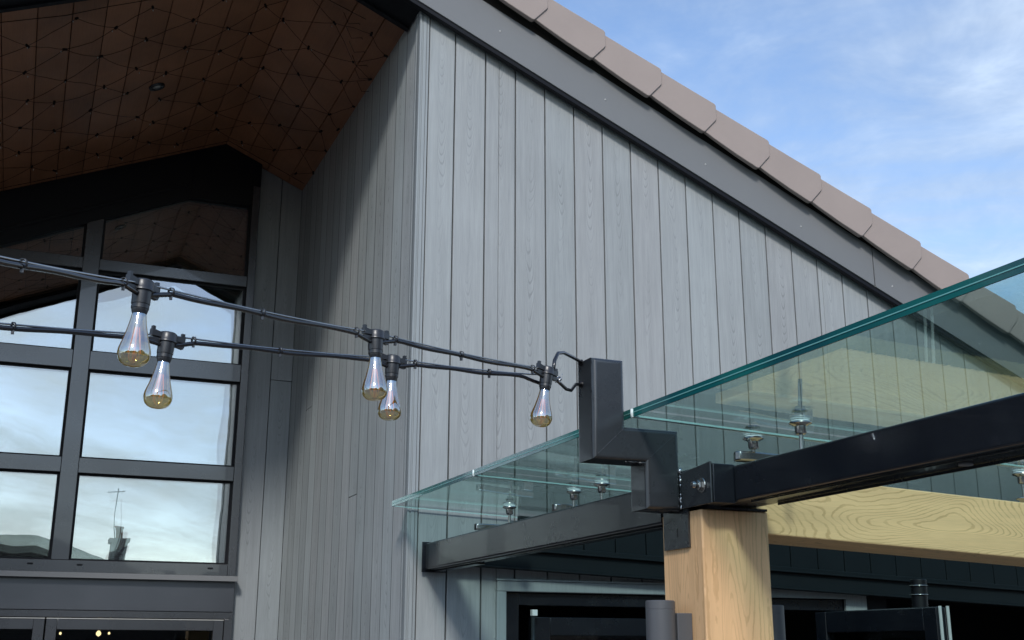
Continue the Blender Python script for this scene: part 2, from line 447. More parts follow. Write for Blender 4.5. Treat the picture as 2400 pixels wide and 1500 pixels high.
# box beam lining at the porch mouth (black)
d = MB()
for xs, zf in (((RX, 1.7245), zr), ((-6.8, RX), zl)):
    a, c = xs
    d.prism([(a, zf(a) - .034), (c, zf(c) - .034), (c, zf(c) + .12), (a, zf(a) + .12)], 1, 5.475, 5.757)
    d.prism([(a, zf(a) - .048), (c, zf(c) - .048), (c, zf(c) - .034), (a, zf(a) - .034)], 1, 5.70, 5.735)
d.build('porch_lining', 'black_trim', bld)
# fascia with black drip trim, two joined lengths each side
FT = .352
def fascia(x0, x1, zf):
    f = MB(); f.prism([(x0, zf(x0) - .034), (x1, zf(x1) - .034), (x1, zf(x1) + .218), (x0, zf(x0) + .218)], 1, 5.430, 5.452)
    return f.build('fascia', 'fascia_grey', bld, bevel=.002)
fa = fascia(RX + .001, 4.655, zr); fascia(4.662, 7.45, zr); fascia(-6.8, RX - .001, zl)
k = MB()
k.prism([(RX, zr(RX) - .062), (7.45, zr(7.45) - .062), (7.45, zr(7.45) - .0345), (RX, zr(RX) - .0345)], 1, 5.438, 5.474)
k.prism([(-6.8, zl(-6.8) - .062), (RX, zl(RX) - .062), (RX, zl(RX) - .0345), (-6.8, zl(-6.8) - .0345)], 1, 5.438, 5.474)
k.build('drip_trim', 'black_trim', bld, bevel=.002)
for x, z in ((2.174, 5.038), (2.829, 4.744), (3.483, 4.452), (4.136, 4.157), (4.79, 3.86), (5.44, 3.56)):
    MB().lathe([(0, .004), (.004, .003), (.0055, 0)], Matrix.Translation((x, 5.430, z + .003)) @ Matrix.Rotation(R(90), 4, 'X'), 10).build('fixing_pin', 'lens_grey', fa)
# roof covering + verge tiles
roof = MB()
both(roof, FT + .06, .05, 5.62, 14.2, 7.6, -6.9); roof = roof.build('roof', 'roof_tile', bld)
d = MB(); both(d, .121, FT - .10, 5.454, 5.60, 7.4, -6.7); d.build('roof_timber', 'underside_dark', bld)
P0 = (2.348, 5.117); DX, DZ = .3632, -.1645
for n in range(-4, 15):
    lx, lz = P0[0] + DX * n, P0[1] + DZ * n
    j = lambda a: rng.uniform(-a, a)
    lz += j(.003)
    if lx - DX < RX - .1: continue
    # outline relative to the lower tip (x, z)
    poly = [(lx - .400, lz + .204), (lx - .30, lz + .146), (lx - .15, lz + .068), (lx - .012, lz + .003), (lx, lz), (lx + .008, lz + .003),
            (lx + .082, lz + .084), (lx + .088, lz + .096), (lx + .087, lz + .180), (lx + .078, lz + .192), (lx - .12, lz + .272), (lx - .400, lz + .388)]
    yo = 5.366
    # each unit laps over the one below it: its lower end stands slightly proud
    t = MB(); m = len(poly); vs = []
    for (px_, pz_) in poly:
        lap = .014 * (px_ - (lx - .4)) / .49
        vs.append((px_, yo - lap, pz_))
    for (px_, pz_) in poly: vs.append((px_, yo + .022, pz_))
    t.faces(vs, [tuple(range(m)), tuple(range(2 * m - 1, m - 1, -1))] + [(i, (i + 1) % m, m + (i + 1) % m, m + i) for i in range(m)])
    # top leaf of the unit lying over the slope
    t.prism([(lx - .395, lz + .37), (lx + .07, lz + .168), (lx + .084, lz + .188), (lx - .395, lz + .394)], 1, yo + .0222, yo + .27)
    o = t.build('verge_tile', 'verge_tile', roof, bevel=.004)
    # dark batten behind
MB().prism([(RX, zr(RX) + .281), (7.45, zr(7.45) + .281), (7.45, zr(7.45) + FT + .02), (RX, zr(RX) + FT + .02)], 1, 5.432, 5.60).build('verge_batten', 'underside_dark', roof)

# --- window wall
def zg(x): return 4.681 + .437 * (x - .301) if x < .893 else 4.94
FRONT = 8.40; GL = 8.452
head = MB()
# black head between glazing and soffit, split at the glass top line
head.prism([(.893, 4.94), (1.401, 4.94), (1.401, zr(1.401) + .01), (RX, ZRIDGE + .01), (.893, zl(.893) + .01)], 1, FRONT + .01, WW + .1)
head.prism([(XL, zg(XL)), (.893, 4.94), (.893, zl(.893) + .01), (XL, zl(XL) + .01)], 1, FRONT + .01, WW + .1)
head.prism([(XL, zg(XL) + .09), (.86, zg(.86) + .10), (.86, zg(.86) + .13), (XL, zg(XL) + .12)], 1, FRONT - .004, FRONT + .0099)
head.build('window_head', 'black_trim', bld, bevel=.003)
RIBS = [(-2.10, -1.99), (-.955, -.845), (.189, .301)]
fr = MB(); fr.box((1.343, FRONT - .004, 2.17), (1.3995, WW + .06, 5.1)); fr.build('window_frame', 'anthracite_frame', bld, bevel=.003)
for a, c in RIBS:
    MB().prism([(a, 2.268), (c, 2.268), (c, zg(c) + .004), (a, zg(a) + .004)], 1, FRONT, WW + .05).build('mullion', 'anthracite_frame', bld, bevel=.003)
cells = [(XL, -2.10), (-1.99, -.955), (-.845, .189), (.301, 1.343)]
ROWS = [(2.268, 2.848), (2.952, 3.570), (3.700, 4.296), (4.377, 5.2)]
for (a, c) in cells:
    for (z0, z1) in ((2.848, 2.952), (3.570, 3.700), (4.296, 4.377)):
        pl = clip([(a, z0), (c, z0), (c, z1), (a, z1)], -.437, 1, 4.681 - .437 * .301 + .004)
        if len(pl) > 2: MB().prism(pl, 1, FRONT + .002, WW + .05).build('transom', 'anthracite_frame', bld, bevel=.003)
    for (z0, z1) in ROWS:
        pl = clip([(a, z0), (c, z0), (c, z1), (a, z1)], -.437, 1, 4.681 - .437 * .301)
        pl = clip(pl, 0, 1, 4.94) if pl else pl
        if len(pl) < 3: continue
        cx = sum(p[0] for p in pl) / len(pl); cz = sum(p[1] for p in pl) / len(pl)
        if max(p[0] for p in pl) - min(p[0] for p in pl) < .1: continue
        inner = [(cx + (p[0] - cx) * (1 - .016 / max(.1, abs(p[0] - cx))), cz + (p[1] - cz) * (1 - .012 / max(.1, abs(p[1] - cz)))) for p in pl]
        # gasket ring
        gk = MB(); m = len(pl)
        for i in range(m):
            q = (i + 1) % m
            gk.faces([(pl[i][0], GL - .012, pl[i][1]), (pl[q][0], GL - .012, pl[q][1]), (inner[q][0], GL - .012, inner[q][1]), (inner[i][0], GL - .012, inner[i][1]),
                      (pl[i][0], GL + .05, pl[i][1]), (pl[q][0], GL + .05, pl[q][1]), (inner[q][0], GL + .05, inner[q][1]), (inner[i][0], GL + .05, inner[i][1])],
                     [(0, 1, 2, 3), (7, 6, 5, 4), (3, 2, 6, 7), (1, 0, 4, 5)])
        win = gk.build('window', 'black_trim', bld)
        pn = MB(); pn.faces([(p[0], GL + (p[1] - cz) * (.0090 if z0 > 3.6 else .001), p[1]) for p in pl], [tuple(range(m))]); pn.build('pane', 'window_glass', win, fix=False)
        ty, tz = rng.uniform(-.004, .004), rng.uniform(-.003, .006)
        pn = MB(); pn.faces([(p[0], GL + .026 + (p[0] - cx) * (.0045 + ty) + (p[1] - cz) * ((.0090 if z0 > 3.6 else .001) + .004 + tz), p[1]) for p in pl], [tuple(range(m))]); pn.build('pane', 'window_glass_inner', win, fix=False)
# bottom frame, drain caps, sill
MB().box((XL, FRONT - .002, 2.186), (1.3428, WW + .05, 2.268)).build('window_frame', 'anthracite_frame', bld, bevel=.003)
for x in (.065, .372, .985 + .24):
    MB().box((x - .018, FRONT - .007, 2.232), (x + .018, FRONT - .0022, 2.243)).build('drain_cap', 'black_trim', bld, bevel=.004)
MB().box((XL, FRONT - .050, 2.170), (1.412, WW, 2.1855)).box((XL, FRONT - .052, 2.150), (1.412, FRONT - .0505, 2.180)).build('sill', 'fascia_grey', bld, bevel=.001)
MB().box((XL, FRONT + .006, 1.946), (1.401, WW + .05, 2.169)).build('spandrel_panel', 'anthracite_panel', bld, bevel=.002)
MB().box((XL, FRONT + .004, 1.899), (1.401, WW + .05, 1.943)).box((1.347, FRONT + .004, 0), (1.401, WW + .05, 1.8985)).build('door_frame', 'anthracite_frame', bld, bevel=.002)
for a, c in ((-.955, .193), (.202, 1.341)):
    lf = MB(); t_ = .068
    lf.box((a, FRONT - .002, .05), (a + t_, WW, 1.888)).box((c - t_, FRONT - .002, .05), (c, WW, 1.888))
    lf.box((a + t_, FRONT - .002, 1.82), (c - t_, WW, 1.888)).box((a + t_, FRONT - .002, .05), (c - t_, WW, .25))
    o = lf.build('door', 'anthracite_frame', bld, bevel=.003)
    MB().box((a + t_ + .001, FRONT + .03, .251), (c - t_ - .001, FRONT + .036, 1.819)).build('door_glass', 'door_glass', o)
    MB().box((a, FRONT - .006, 1.8885), (c, FRONT + .02, 1.8935)).build('weather_seal', 'lens_grey', o)
# interior seen through the panes
r = MB()
r.box((XL - .1, 12.6, 0), (7.2, 12.7, 5.4)).box((XL - .1, 8.7, -.01), (7.2, 12.6, .03)).box((XL - .2, 8.5, 0), (XL - .1, 12.6, 5.4)).box((7.2, 5.8, 0), (7.3, 12.6, 2.9))
r.build('interior_room', 'interior_paint', bld)
MB().box((.95, 9.3, 3.9), (2.4, 10.6, 5.35)).build('interior_bulkhead', 'interior_pale', bld)
for x, y, z in ((.36, 10.2, 1.815), (.66, 10.4, 1.818), (.77, 10.8, 1.826), (-.2, 10.2, 1.81)):
    t = MB(); t.lathe([(0, -.022), (.018, -.010), (.020, .006), (.010, .022), (0, .026)], Matrix.Translation((x, y, z)) @ Matrix.Scale(.5 + .5 * (x > .6 and x < .7), 4), 12)
    o = t.build('interior_lamp', 'interior_lamp', bld)

# --- side door under the canopy
MB().box((2.199, WY - .016, 0), (2.2495, WY + .02, 1.979)).box((2.199, WY - .016, 1.979), (4.319, WY + .02, 2.0315)).build('door_trim', 'trim_cladding', bld, bevel=.004)
MB().box((2.195, WY - .022, 2.0318), (4.322, WY + .01, 2.040)).build('door_flashing', 'trim_cladding', bld)
df = MB(); df.box((2.251, WY + .02, 0), (2.33, WY + .12, 1.977)).box((2.33, WY + .02, 1.915), (4.317, WY + .12, 1.977)).box((4.25, WY + .02, 0), (4.317, WY + .12, 1.914))
df.build('door_frame', 'black_steel', bld, bevel=.004)
sd = MB(); sd.box((2.42, WY + .06, 0), (2.52, WY + .11, 1.86)).box((2.52, WY + .06, 1.77), (3.4, WY + .11, 1.86)).box((3.3, WY + .06, 0), (3.4, WY + .11, 1.77))
sd = sd.build('door', 'black_steel', bld, bevel=.004)
MB().box((2.52, WY + .08, 0), (3.3, WY + .09, 1.77)).build('door_glass', 'door_glass', sd)
hd = MB(); hd.tube([(2.405, WY + .015, .7), (2.405, WY + .015, 1.862)], .011, 14); hd.build('handle', 'satin_black_steel', sd)
MB().box((2.396, WY + .000, 1.864), (2.424, WY + .03, 1.894)).build('end_cap', 'white_plastic', sd, bevel=.002)
MB().box((2.25, WY + .9, 0), (7.2, WY + .92, 2.3)).box((1.95, 5.76, 2.0), (7.2, 6.42, 2.02)).build('lobby_wall', 'shade_void', bld)  # near-black surfaces paint the dark interior behind the doors
# folded-back leaf at the open bay
lf = MB()
lf.box((3.93, 4.36, .05), (3.985, 4.45, 1.895)).box((3.93, 5.18, .05), (3.985, 5.27, 1.895)).box((3.93, 4.45, 1.79), (3.985, 5.18, 1.895)).box((3.93, 4.45, .05), (3.985, 5.18, .3))
lf = lf.build('folding_door', 'black_steel', bld, bevel=.004)
MB().box((3.95, 4.45, .3), (3.957, 5.18, 1.79)).build('door_glass', 'door_glass', lf)
for dx in (0, .038):
    MB().tube([(3.946 + dx, 4.352 - dx * .2, .1), (3.946 + dx, 4.352 - dx * .2, 1.90)], .0075, 8).build('brush_seal', 'pale_brush', lf)
MB().box((3.99, 4.44, .05), (4.04, 5.27, 1.90)).build('folding_door', 'black_steel', bld, bevel=.004)

# ================================================================== SOFFIT FITTINGS
dl = empty('recessed_spotlight', 'small round black spotlight with grey lens set in the dark red porch ceiling', 'spotlight')
def on_left(x, y, off=0): return Vector((x, y, zl(x) + .012 - off))
ang = math.atan(.414)
Mx = Matrix.Translation(on_left(.485, 7.10)) @ Matrix.Rotation(-ang, 4, 'Y')
MB().lathe([(.028, -.002), (.030, -.011), (.050, -.010), (.052, -.002), (.052, .004)], Mx, 32).build('ring', 'black_steel', dl)
MB().lathe([(0, -.006), (.0275, -.006), (.0275, .002)], Mx, 24).build('lens', 'lens_grey', dl)
nt = empty('net_light', 'sagging net of thin dark cables with tiny bulbs strung under the porch ceiling', 'net lights')
net = MB(); knots = []
def under(s_, y):
    """point hanging below the soffit: s_ measured across from the ridge, negative to the left"""
    x = RX + s_
    return Vector((x, y, zt(x) + .012 - .028))
NI = 18; cell = .235; rows = 13
rn = random.Random(3); pts = {}
for i in range(-NI, 4):
    for jn in range(rows):
        if (i + jn) % 2: continue
        sx = i * cell * .86 + .05 + rn.uniform(-.06, .06); yy = 5.93 + jn * .185 + rn.uniform(-.05, .05)
        if sx > .585: sx = .585
        p = under(sx, yy); p.z -= rn.uniform(0, .035); pts[(i, jn)] = p
for (i, jn), p in pts.items():
    for di in (-1, 1):
        q = pts.get((i + di, jn + 1))
        if q is None or rn.random() < .04: continue
        m = (p + q) / 2 + Vector((rn.uniform(-.012, .012), rn.uniform(-.02, .02), -rn.uniform(.0, .012)))
        if (p.x - RX) * (q.x - RX) < 0: m.z = min(m.z, (p.z + q.z) / 2 - .01)
        a = p.lerp(m, .5) + Vector((0, 0, -.003)); c = m.lerp(q, .5) + Vector((0, 0, -.003))
        net.tube([p, a, m, c, q], .0016, 5)
    if -1.75 < p.x: knots.append(p)
for k_ in range(6):   # a few loose ends near the corner
    a = Vector(under(.28 + .05 * k_, 5.95 + .12 * k_)); net.tube([a, a + Vector((.04, .03, -.05)), a + Vector((.10, .02, -.04)), a + Vector((.13, .10, -.01))], .0019, 5)
bp = [under(sx, 8.28) + Vector((0, 0, -.004)) for sx in [-4.2 + .3 * k_ for k_ in range(16)] + [.45, .585]]
net.tube(bp, .0024, 5)
bp = [under(sx, 5.90 + .02 * math.sin(sx * 9)) for sx in [-4.2 + .2 * k_ for k_ in range(24)]]
net.tube(bp, .0022, 5)
net.build('wire_net', 'net_cable', nt)
kn = MB()
for p in knots:
    d3 = Vector((rn.uniform(-1, 1), rn.uniform(-1, 1), rn.uniform(-1, .3))).normalized()
    kn.tube([p - d3 * .012, p + d3 * .012], .0075, 6)
tag(kn.build('cable_knot', 'net_cable', nt), kind='stuff')
for p in knots[:100]:
    MB().lathe([(0, -.006), (.003, -.003), (.003, .004), (0, .006)], Matrix.Translation(p + Vector((rn.uniform(-.02, .02), rn.uniform(-.02, .02), -.016))), 6).build('bulb', 'lens_grey', nt)

# ================================================================== CANOPY
cp = empty('glass_canopy', 'glass canopy with green edges on black steel beams and golden oak post', 'canopy')
SL = .0395
GX0 = 1.641
def gz(x): return 2.368 - SL * (x - GX0)          # underside of the glass
def slab(mb, x0, x1, y0, y1, o0, o1, **k):
    mb.hexa([(x0, y0, gz(x0) + o0), (x1, y0, gz(x1) + o0), (x1, y1, gz(x1) + o0), (x0, y1, gz(x0) + o0),
             (x0, y0, gz(x0) + o1), (x1, y0, gz(x1) + o1), (x1, y1, gz(x1) + o1), (x0, y1, gz(x0) + o1)], **k)
GXE = 6.4
for y0, y1 in ((4.361, 5.478), (3.026, 4.349), (.70, 3.014)):
    p = MB()
    for off in (0.0, .026):
        p.faces([(GX0 + .004, y0 + .004, gz(GX0) + off), (GXE, y0 + .004, gz(GXE) + off), (GXE, y1 - .004, gz(GXE) + off), (GX0 + .004, y1 - .004, gz(GX0) + off)], [(0, 1, 2, 3)])
    gp = p.build('glass_panel', 'canopy_glass', cp, fix=False)
    e = MB()
    for o0, o1, mi in ((.0005, .0125, 0), (.0125, .0148, 1), (.0148, .0265, 0)):
        pr = .0012 if mi else 0
        slab(e, GX0 - pr, GX0 + .004, y0, y1, o0, o1, mi=mi)
    slab(e, GX0 + .0042, GXE, y1 - .0035, y1, .0005, .006, mi=2)  # pale edge strip paints the light caught by the polished glass
    e.build('edge', ['emerald_edge', 'edge_interlayer', 'joint_glass'], gp)
for yj in (3.020, 4.355):
    q = MB(); slab(q, GX0 - .002, GXE, yj - .0055, yj + .0055, -.0006, .003); sl_ = q.build('joint_seal_glint', 'white_seal', cp)  # silicone joint, its pale tone also painting the glint of polished edges
    MB().lathe([(0, -.015), (.005, -.013), (.006, 0), (.005, .012), (0, .013)], Matrix.Translation((GX0 + .000, yj, gz(GX0) + .013)), 10).build('seal_blob', 'white_seal', cp)

# steel beams (box section, rolled edges)
def rhs(name, x0, x1, y0, y1, z0, z1, mat='black_steel'):
    m = MB(); r_ = .009; pl = []
    for cx, cz, a0 in ((x0 + r_, z0 + r_, 180), (x1 - r_, z0 + r_, 270), (x1 - r_, z1 - r_, 0), (x0 + r_, z1 - r_, 90)):
        for kk in range(5):
            a = R(a0 + kk * 22.5); pl.append((cx + r_ * math.cos(a), cz + r_ * math.sin(a)))
    m.prism(pl, 1, y0, y1)
    o = m.build(name, mat, cp, sharp=50)
    for p_ in o.data.polygons: p_.use_smooth = True
    o.data.set_sharp_from_angle(angle=R(50))
    wn = o.modifiers.new('WeightedNormal', 'WEIGHTED_NORMAL'); wn.keep_sharp = True; wn.weight = 100; return o
bm1 = rhs('steel_beam', 1.811, 1.911, 3.165, 5.470, 2.072, 2.197)
MB().box((1.800, 5.471, 2.060), (1.925, 5.479, 2.205)).build('end_plate', 'black_steel', bm1, bevel=.002)
MB().box((1.86, 4.9, 2.064), (1.905, 5.46, 2.0715)).box((1.834, 3.2, 2.0675), (1.8385, 5.4, 2.0715)).build('channel', 'black_steel', bm1)
bm2 = rhs('steel_beam', 1.870, 2.005, .35, 2.838, 2.108, 2.214)
MB().box((1.895, .4, 2.1035), (1.899, 2.80, 2.1075)).box((1.985, .4, 2.100), (1.989, 2.80, 2.1075)).build('channel', 'satin_black_steel', bm2)
MB().lathe([(0, 0), (.016, 0), (.016, -.006), (0, -.007)], Matrix.Translation((1.945, 2.02, 2.108)), 16).build('drain_plug', 'fascia_grey', bm2)
# joint between the two beams: stub, side plate with bolt, cap plate
stub = MB(); stub.box((1.801, 2.842, 2.104), (1.874, 3.163, 2.216)).build('beam_stub', 'black_steel', cp, bevel=.003)
MB().box((1.8745, 2.842, 2.108), (2.0, 3.16, 2.214)).build('beam_stub', 'black_steel', cp, bevel=.003)
pl_ = MB(); pl_.prism([(2.846, 2.103), (3.022, 2.103), (3.022, 2.208), (2.846, 2.222)], 0, 1.794, 1.8008)
pl_ = pl_.build('side_plate', 'satin_black_steel', cp, bevel=.002)
bt = MB(); Rx = Matrix.Translation((1.794, 2.893, 2.158)) @ Matrix.Rotation(R(-90), 4, 'Y') @ Matrix.Scale(1.3, 4)
bt.lathe([(0, .0), (.0155, 0), (.0165, .0015), (.0155, .003), (.0105, .0032)], Rx, 24)
bt.lathe([(.0115, .003), (.0115, .010), (.0095, .012), (.006, .0122)], Rx, 6)
bt.lathe([(.006, .012), (.0062, .013), (.0075, .016), (.0078, .021), (.006, .026), (0, .028)], Rx, 16)
bt.build('bolt', 'stainless', pl_, sharp=35)
MB().box((1.83, 2.925, 2.0965), (2.035, 3.16, 2.1035)).build('cap_plate', 'black_steel', cp)
# post
po = MB()
for (a, c, axis) in (((1.811, 2.930), (2.039, 3.158), 0),):
    x0, y0 = a; x1, y1 = c; zt_ = 2.096
    xc, yc = (x0 + x1) / 2, (y0 + y1) / 2
    def uvp(co, n): return ((co.x - xc) if abs(n.y) > .5 else (co.y - yc), co.z)
    po.box((x0, y0, 0), (x1, y1, zt_), uvf=uvp, rnd=(.31, .7))
po.build('oak_post', 'oak_post_board', cp, bevel=.005, seg=3)
# raking beam
ob = MB(); x0, x1 = 2.0395, 6.2
def zo(x): return 2.0365 - SL * (x - 2.08)
YO0, YO1 = 2.987, 3.205
ob.hexa([(x0, YO0, zo(x0)), (x1, YO0, zo(x1)), (x1, YO1, zo(x1)), (x0, YO1, zo(x0)),
         (x0, YO0, zo(x0) + .188), (x1, YO0, zo(x1) + .188), (x1, YO1, zo(x1) + .188), (x0, YO1, zo(x0) + .188)],
        uvf=lambda co, n: ((co.z - 2.13 if abs(n.y) > .5 else co.y), co.x), rnd=(.62, .4))
ob.build('oak_beam', 'oak_beam_board', cp, bevel=.005, seg=3)
# far post that carries the low end
MB().box((6.0, 2.97, 0), (6.2, 3.2, zo(6.1) - .003), uvf=lambda co, n: ((co.x - 6.1) if abs(n.y) > .5 else co.y - 3.08, co.z)).build('oak_post', 'oak_post_board', cp, bevel=.005)
# ledger on the wall and dark boards that paint in the shade on the wall above it
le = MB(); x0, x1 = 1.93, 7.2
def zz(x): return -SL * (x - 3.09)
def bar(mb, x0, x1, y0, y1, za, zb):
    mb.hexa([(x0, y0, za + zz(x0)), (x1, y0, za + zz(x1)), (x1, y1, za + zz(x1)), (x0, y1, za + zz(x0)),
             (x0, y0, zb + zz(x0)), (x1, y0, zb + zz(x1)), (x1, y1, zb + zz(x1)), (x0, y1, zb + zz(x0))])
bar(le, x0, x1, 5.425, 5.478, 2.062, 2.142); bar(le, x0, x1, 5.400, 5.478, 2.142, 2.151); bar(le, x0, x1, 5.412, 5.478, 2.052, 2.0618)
le.build('ledger', 'ledger_shade_black', cp, bevel=.002)
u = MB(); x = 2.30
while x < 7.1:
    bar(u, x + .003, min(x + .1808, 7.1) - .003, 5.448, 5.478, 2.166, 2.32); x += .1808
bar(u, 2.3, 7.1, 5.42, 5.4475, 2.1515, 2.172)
u.build('wall_shade_board', 'ledger_shade_black', cp, bevel=.002)
# cranked lamp bracket
Y0, Y1 = 3.017, 3.127
Z = [(1.510, 2.237), (1.683, 2.237), (1.683, 2.100), (1.798, 2.100), (1.798, 2.338), (1.617, 2.338), (1.617, 2.541), (1.510, 2.541)]
br = MB(); bmz = br.bm
rad = .015
def ring(inset, y):
    # inset the outline by moving every corner along both its edge normals
    n = len(Z); out = []
    for i in range(n):
        p0, p, p1 = Z[i - 1], Z[i], Z[(i + 1) % n]
        d0 = (p[0] - p0[0], p[1] - p0[1]); d1 = (p1[0] - p[0], p1[1] - p[1])
        l0 = math.hypot(*d0); l1 = math.hypot(*d1)
        n0 = (-d0[1] / l0, d0[0] / l0); n1 = (-d1[1] / l1, d1[0] / l1)
        out.append((p[0] + (n0[0] + n1[0]) * inset, y, p[1] + (n0[1] + n1[1]) * inset))
    return out
rings = []
for kk in range(6):
    a = R(90 * kk / 5); rings.append(ring(rad * (1 - math.sin(a)), Y0 + rad * (1 - math.cos(a))))
for kk in range(6):
    a = R(90 - 90 * kk / 5); rings.append(ring(rad * (1 - math.sin(a)), Y1 - rad * (1 - math.cos(a))))
vs = [v for rg in rings for v in rg]; fs = []
for i in range(len(rings) - 1):
    for jn in range(8): fs.append((i * 8 + jn, i * 8 + (jn + 1) % 8, (i + 1) * 8 + (jn + 1) % 8, (i + 1) * 8 + jn))
fs.append(tuple(range(8))); fs.append(tuple(range(len(vs) - 1, len(vs) - 9, -1)))
br.faces(vs, fs, smooth=True)
brk = br.build('cranked_bracket', 'satin_black_steel', cp, sharp=32)
wn = brk.modifiers.new('WeightedNormal', 'WEIGHTED_NORMAL'); wn.keep_sharp = True; wn.weight = 100
def bead(pts, r_, name, mat, par, step=.006, amp=.25):
    m = MB(); pts = [Vector(p) for p in pts]; out = []
    for i in range(len(pts) - 1):
        n = max(2, int((pts[i + 1] - pts[i]).length / step))
        for kk in range(n): out.append(pts[i].lerp(pts[i + 1], kk / n))
    out.append(pts[-1])
    out = [p + Vector((rng.uniform(-1, 1), rng.uniform(-1, 1), rng.uniform(-1, 1))) * r_ * amp for p in out]
    m.tube(out, [r_ * rng.uniform(.7, 1.25) for _ in out], 6); return m.build(name, mat, par)
bead([(1.522, Y0 - .0002, 2.249), (1.613, Y0 - .0002, 2.334)], .0012, 'weld_seam', 'satin_black_steel', brk)
bead([(1.695, Y0 - .0002, 2.249), (1.787, Y0 - .0002, 2.327)], .0012, 'weld_seam', 'satin_black_steel', brk)
bead([(1.62, Y0 + .014, 2.235), (1.69, Y0 + .012, 2.235), (1.684, Y0 + .02, 2.228)], .004, 'weld_seam', 'satin_black_steel', brk, .005, .5)
bead([(1.7975, 3.016, 2.105), (1.7975, 3.016, 2.222)], .0052, 'weld_seam', 'galvanised_weld', brk, .004, .45)
bead([(1.70, 3.05, 2.100), (1.795, 3.03, 2.100)], .003, 'weld_seam', 'satin_black_steel', brk, .005, .5)
# slotted tab on the post
tb = MB(); ya, yb = 2.993, 3.137
def tabbox(y0_, y1_, z0_, z1_): tb.box((1.803, y0_, z0_), (1.8098, y1_, z1_))
tabbox(ya, 3.052, 1.990, 2.103); tabbox(3.060, yb, 1.990, 2.103); tabbox(3.052, 3.060, 2.048, 2.103); tabbox(3.052, 3.060, 1.990, 2.024)
tb.build('fixing_tab', 'satin_black_steel', cp)
# stainless glass fixings
def fixing(x, y, zarm, arm_to=None):
    zt2 = gz(x)
    f = MB(); T = Matrix.Translation((x, y, zt2))
    f.lathe([(0, -.0005), (.024, -.0005), (.0325, -.006), (.0335, -.009), (.0325, -.0105), (.022, -.015), (.0175, -.018), (.0170, -.036), (.0145, -.041), (.0068, -.043), (.0065, zarm - zt2), (0, zarm - zt2)], T, 28)
    o = f.build('glass_fixing', 'stainless', cp, sharp=35)
    MB().lathe([(0, .0312), (.021, .031), (.024, .027), (.024, .0265), (0, .0264)], T, 24).build('cap', 'stainless', o)
    MB().lathe([(.0245, -.0004), (.0300, -.0042), (.0290, -.0046)], T, 28).build('washer', 'white_seal', o)
    if arm_to:
        a = Vector((x, y, zarm)); c = Vector(arm_to); dd = (c - a); m = MB()
        m.tube([a - dd.normalized() * .012, a + dd * .15, a + dd * .6, c], [.013, .013, .010, .012], 10)
        m.lathe([(0, .010), (.014, .009), (.014, -.009), (0, -.010)], Matrix.Translation(a), 16)
        m.build('spider_arm', 'stainless', o)
    return o
fixing(2.074, 2.79, 2.225)
fixing(2.093, 3.062, 2.30)
fixing(2.127, 4.185, 2.215)
fixing(2.125, 4.44, 2.215)
fixing(2.092, 5.07, 2.215)
# cast spider brackets lying along the beam top
for x0_, yy, za in ((2.035, 3.085, 2.272), (2.045, 4.49, 2.262), (1.972, 5.22, 2.246)):
    m = MB(); m.prism([(x0_ + .008, yy - .020), (x0_ + .05, yy - .024), (x0_ + .14, yy - .012), (x0_ + .30, yy - .012), (x0_ + .30, yy + .012), (x0_ + .14, yy + .012), (x0_ + .05, yy + .024), (x0_ + .008, yy + .020), (x0_, yy)], 2, za, za + .030)
    m.box((x0_ + .24, yy - .02, za - .05), (x0_ + .29, yy + .02, za - .0005))
    m.build('spider_bracket', 'stainless', cp, bevel=.005)
for yy in (3.08, 4.44):
    o = fixing(3.215, yy, 2.19)
    MB().lathe([(0, .012), (.030, .010), (.030, .004), (.018, 0), (.018, -.02), (0, -.02)], Matrix.Translation((3.215, yy, 2.205)), 24).build('base_disc', 'stainless', o)

# ================================================================== POST LIGHTS
def postlight(x, y, zt_, side, label):
    e = empty('wall_light', label, 'wall light', 'cylinder lights on the oak post')
    MB().lathe([(0, zt_), (.040, zt_), (.0425, zt_ - .003), (.0425, zt_ - .024), (.0418, zt_ - .0245), (.0418, zt_ - .0262), (.0425, zt_ - .0268), (.0425, zt_ - .30), (0, zt_ - .30)], Matrix.Translation((x, y, 0)), 36).build('body', 'spot_grey', e, sharp=30)
    if side < 0: MB().box((x + .038, y - .03, zt_ - .26), (1.8095, y + .05, zt_ - .035)).build('mounting_plate', 'spot_grey', e, bevel=.002)
    else: MB().box((2.0405, y - .03, zt_ - .26), (x - .035, y + .05, zt_ - .035)).build('mounting_plate', 'spot_grey', e, bevel=.002)
    return e
postlight(1.722, 3.03, 1.838, -1, 'grey cylinder light on the left face of the oak post, under the slotted tab')
postlight(2.118, 3.06, 1.832, 1, 'grey cylinder light half hidden behind the right side of the oak post')

# flexible duct hanging in front of the dark ledger
fd = empty('flexible_duct', 'short black corrugated hose with two bright clamp rings under the dark ledger', 'duct')
pts = []; rr = []
for kk in range(26):
    t_ = kk / 25; pts.append((4.055 - .004 * t_, 4.60, 2.035 - .14 * t_)); rr.append(.036 + (.0035 if kk % 2 else 0))
MB().tube(pts, rr, 16).build('hose', 'black_rubber', fd)
for z in (2.005, 1.962):
    MB().lathe([(.038, -.002), (.0445, -.002), (.0445, .002), (.038, .002), (.038, -.002)], Matrix.Translation((4.05, 4.60, z)), 24).build('clamp_ring', 'stainless', fd)

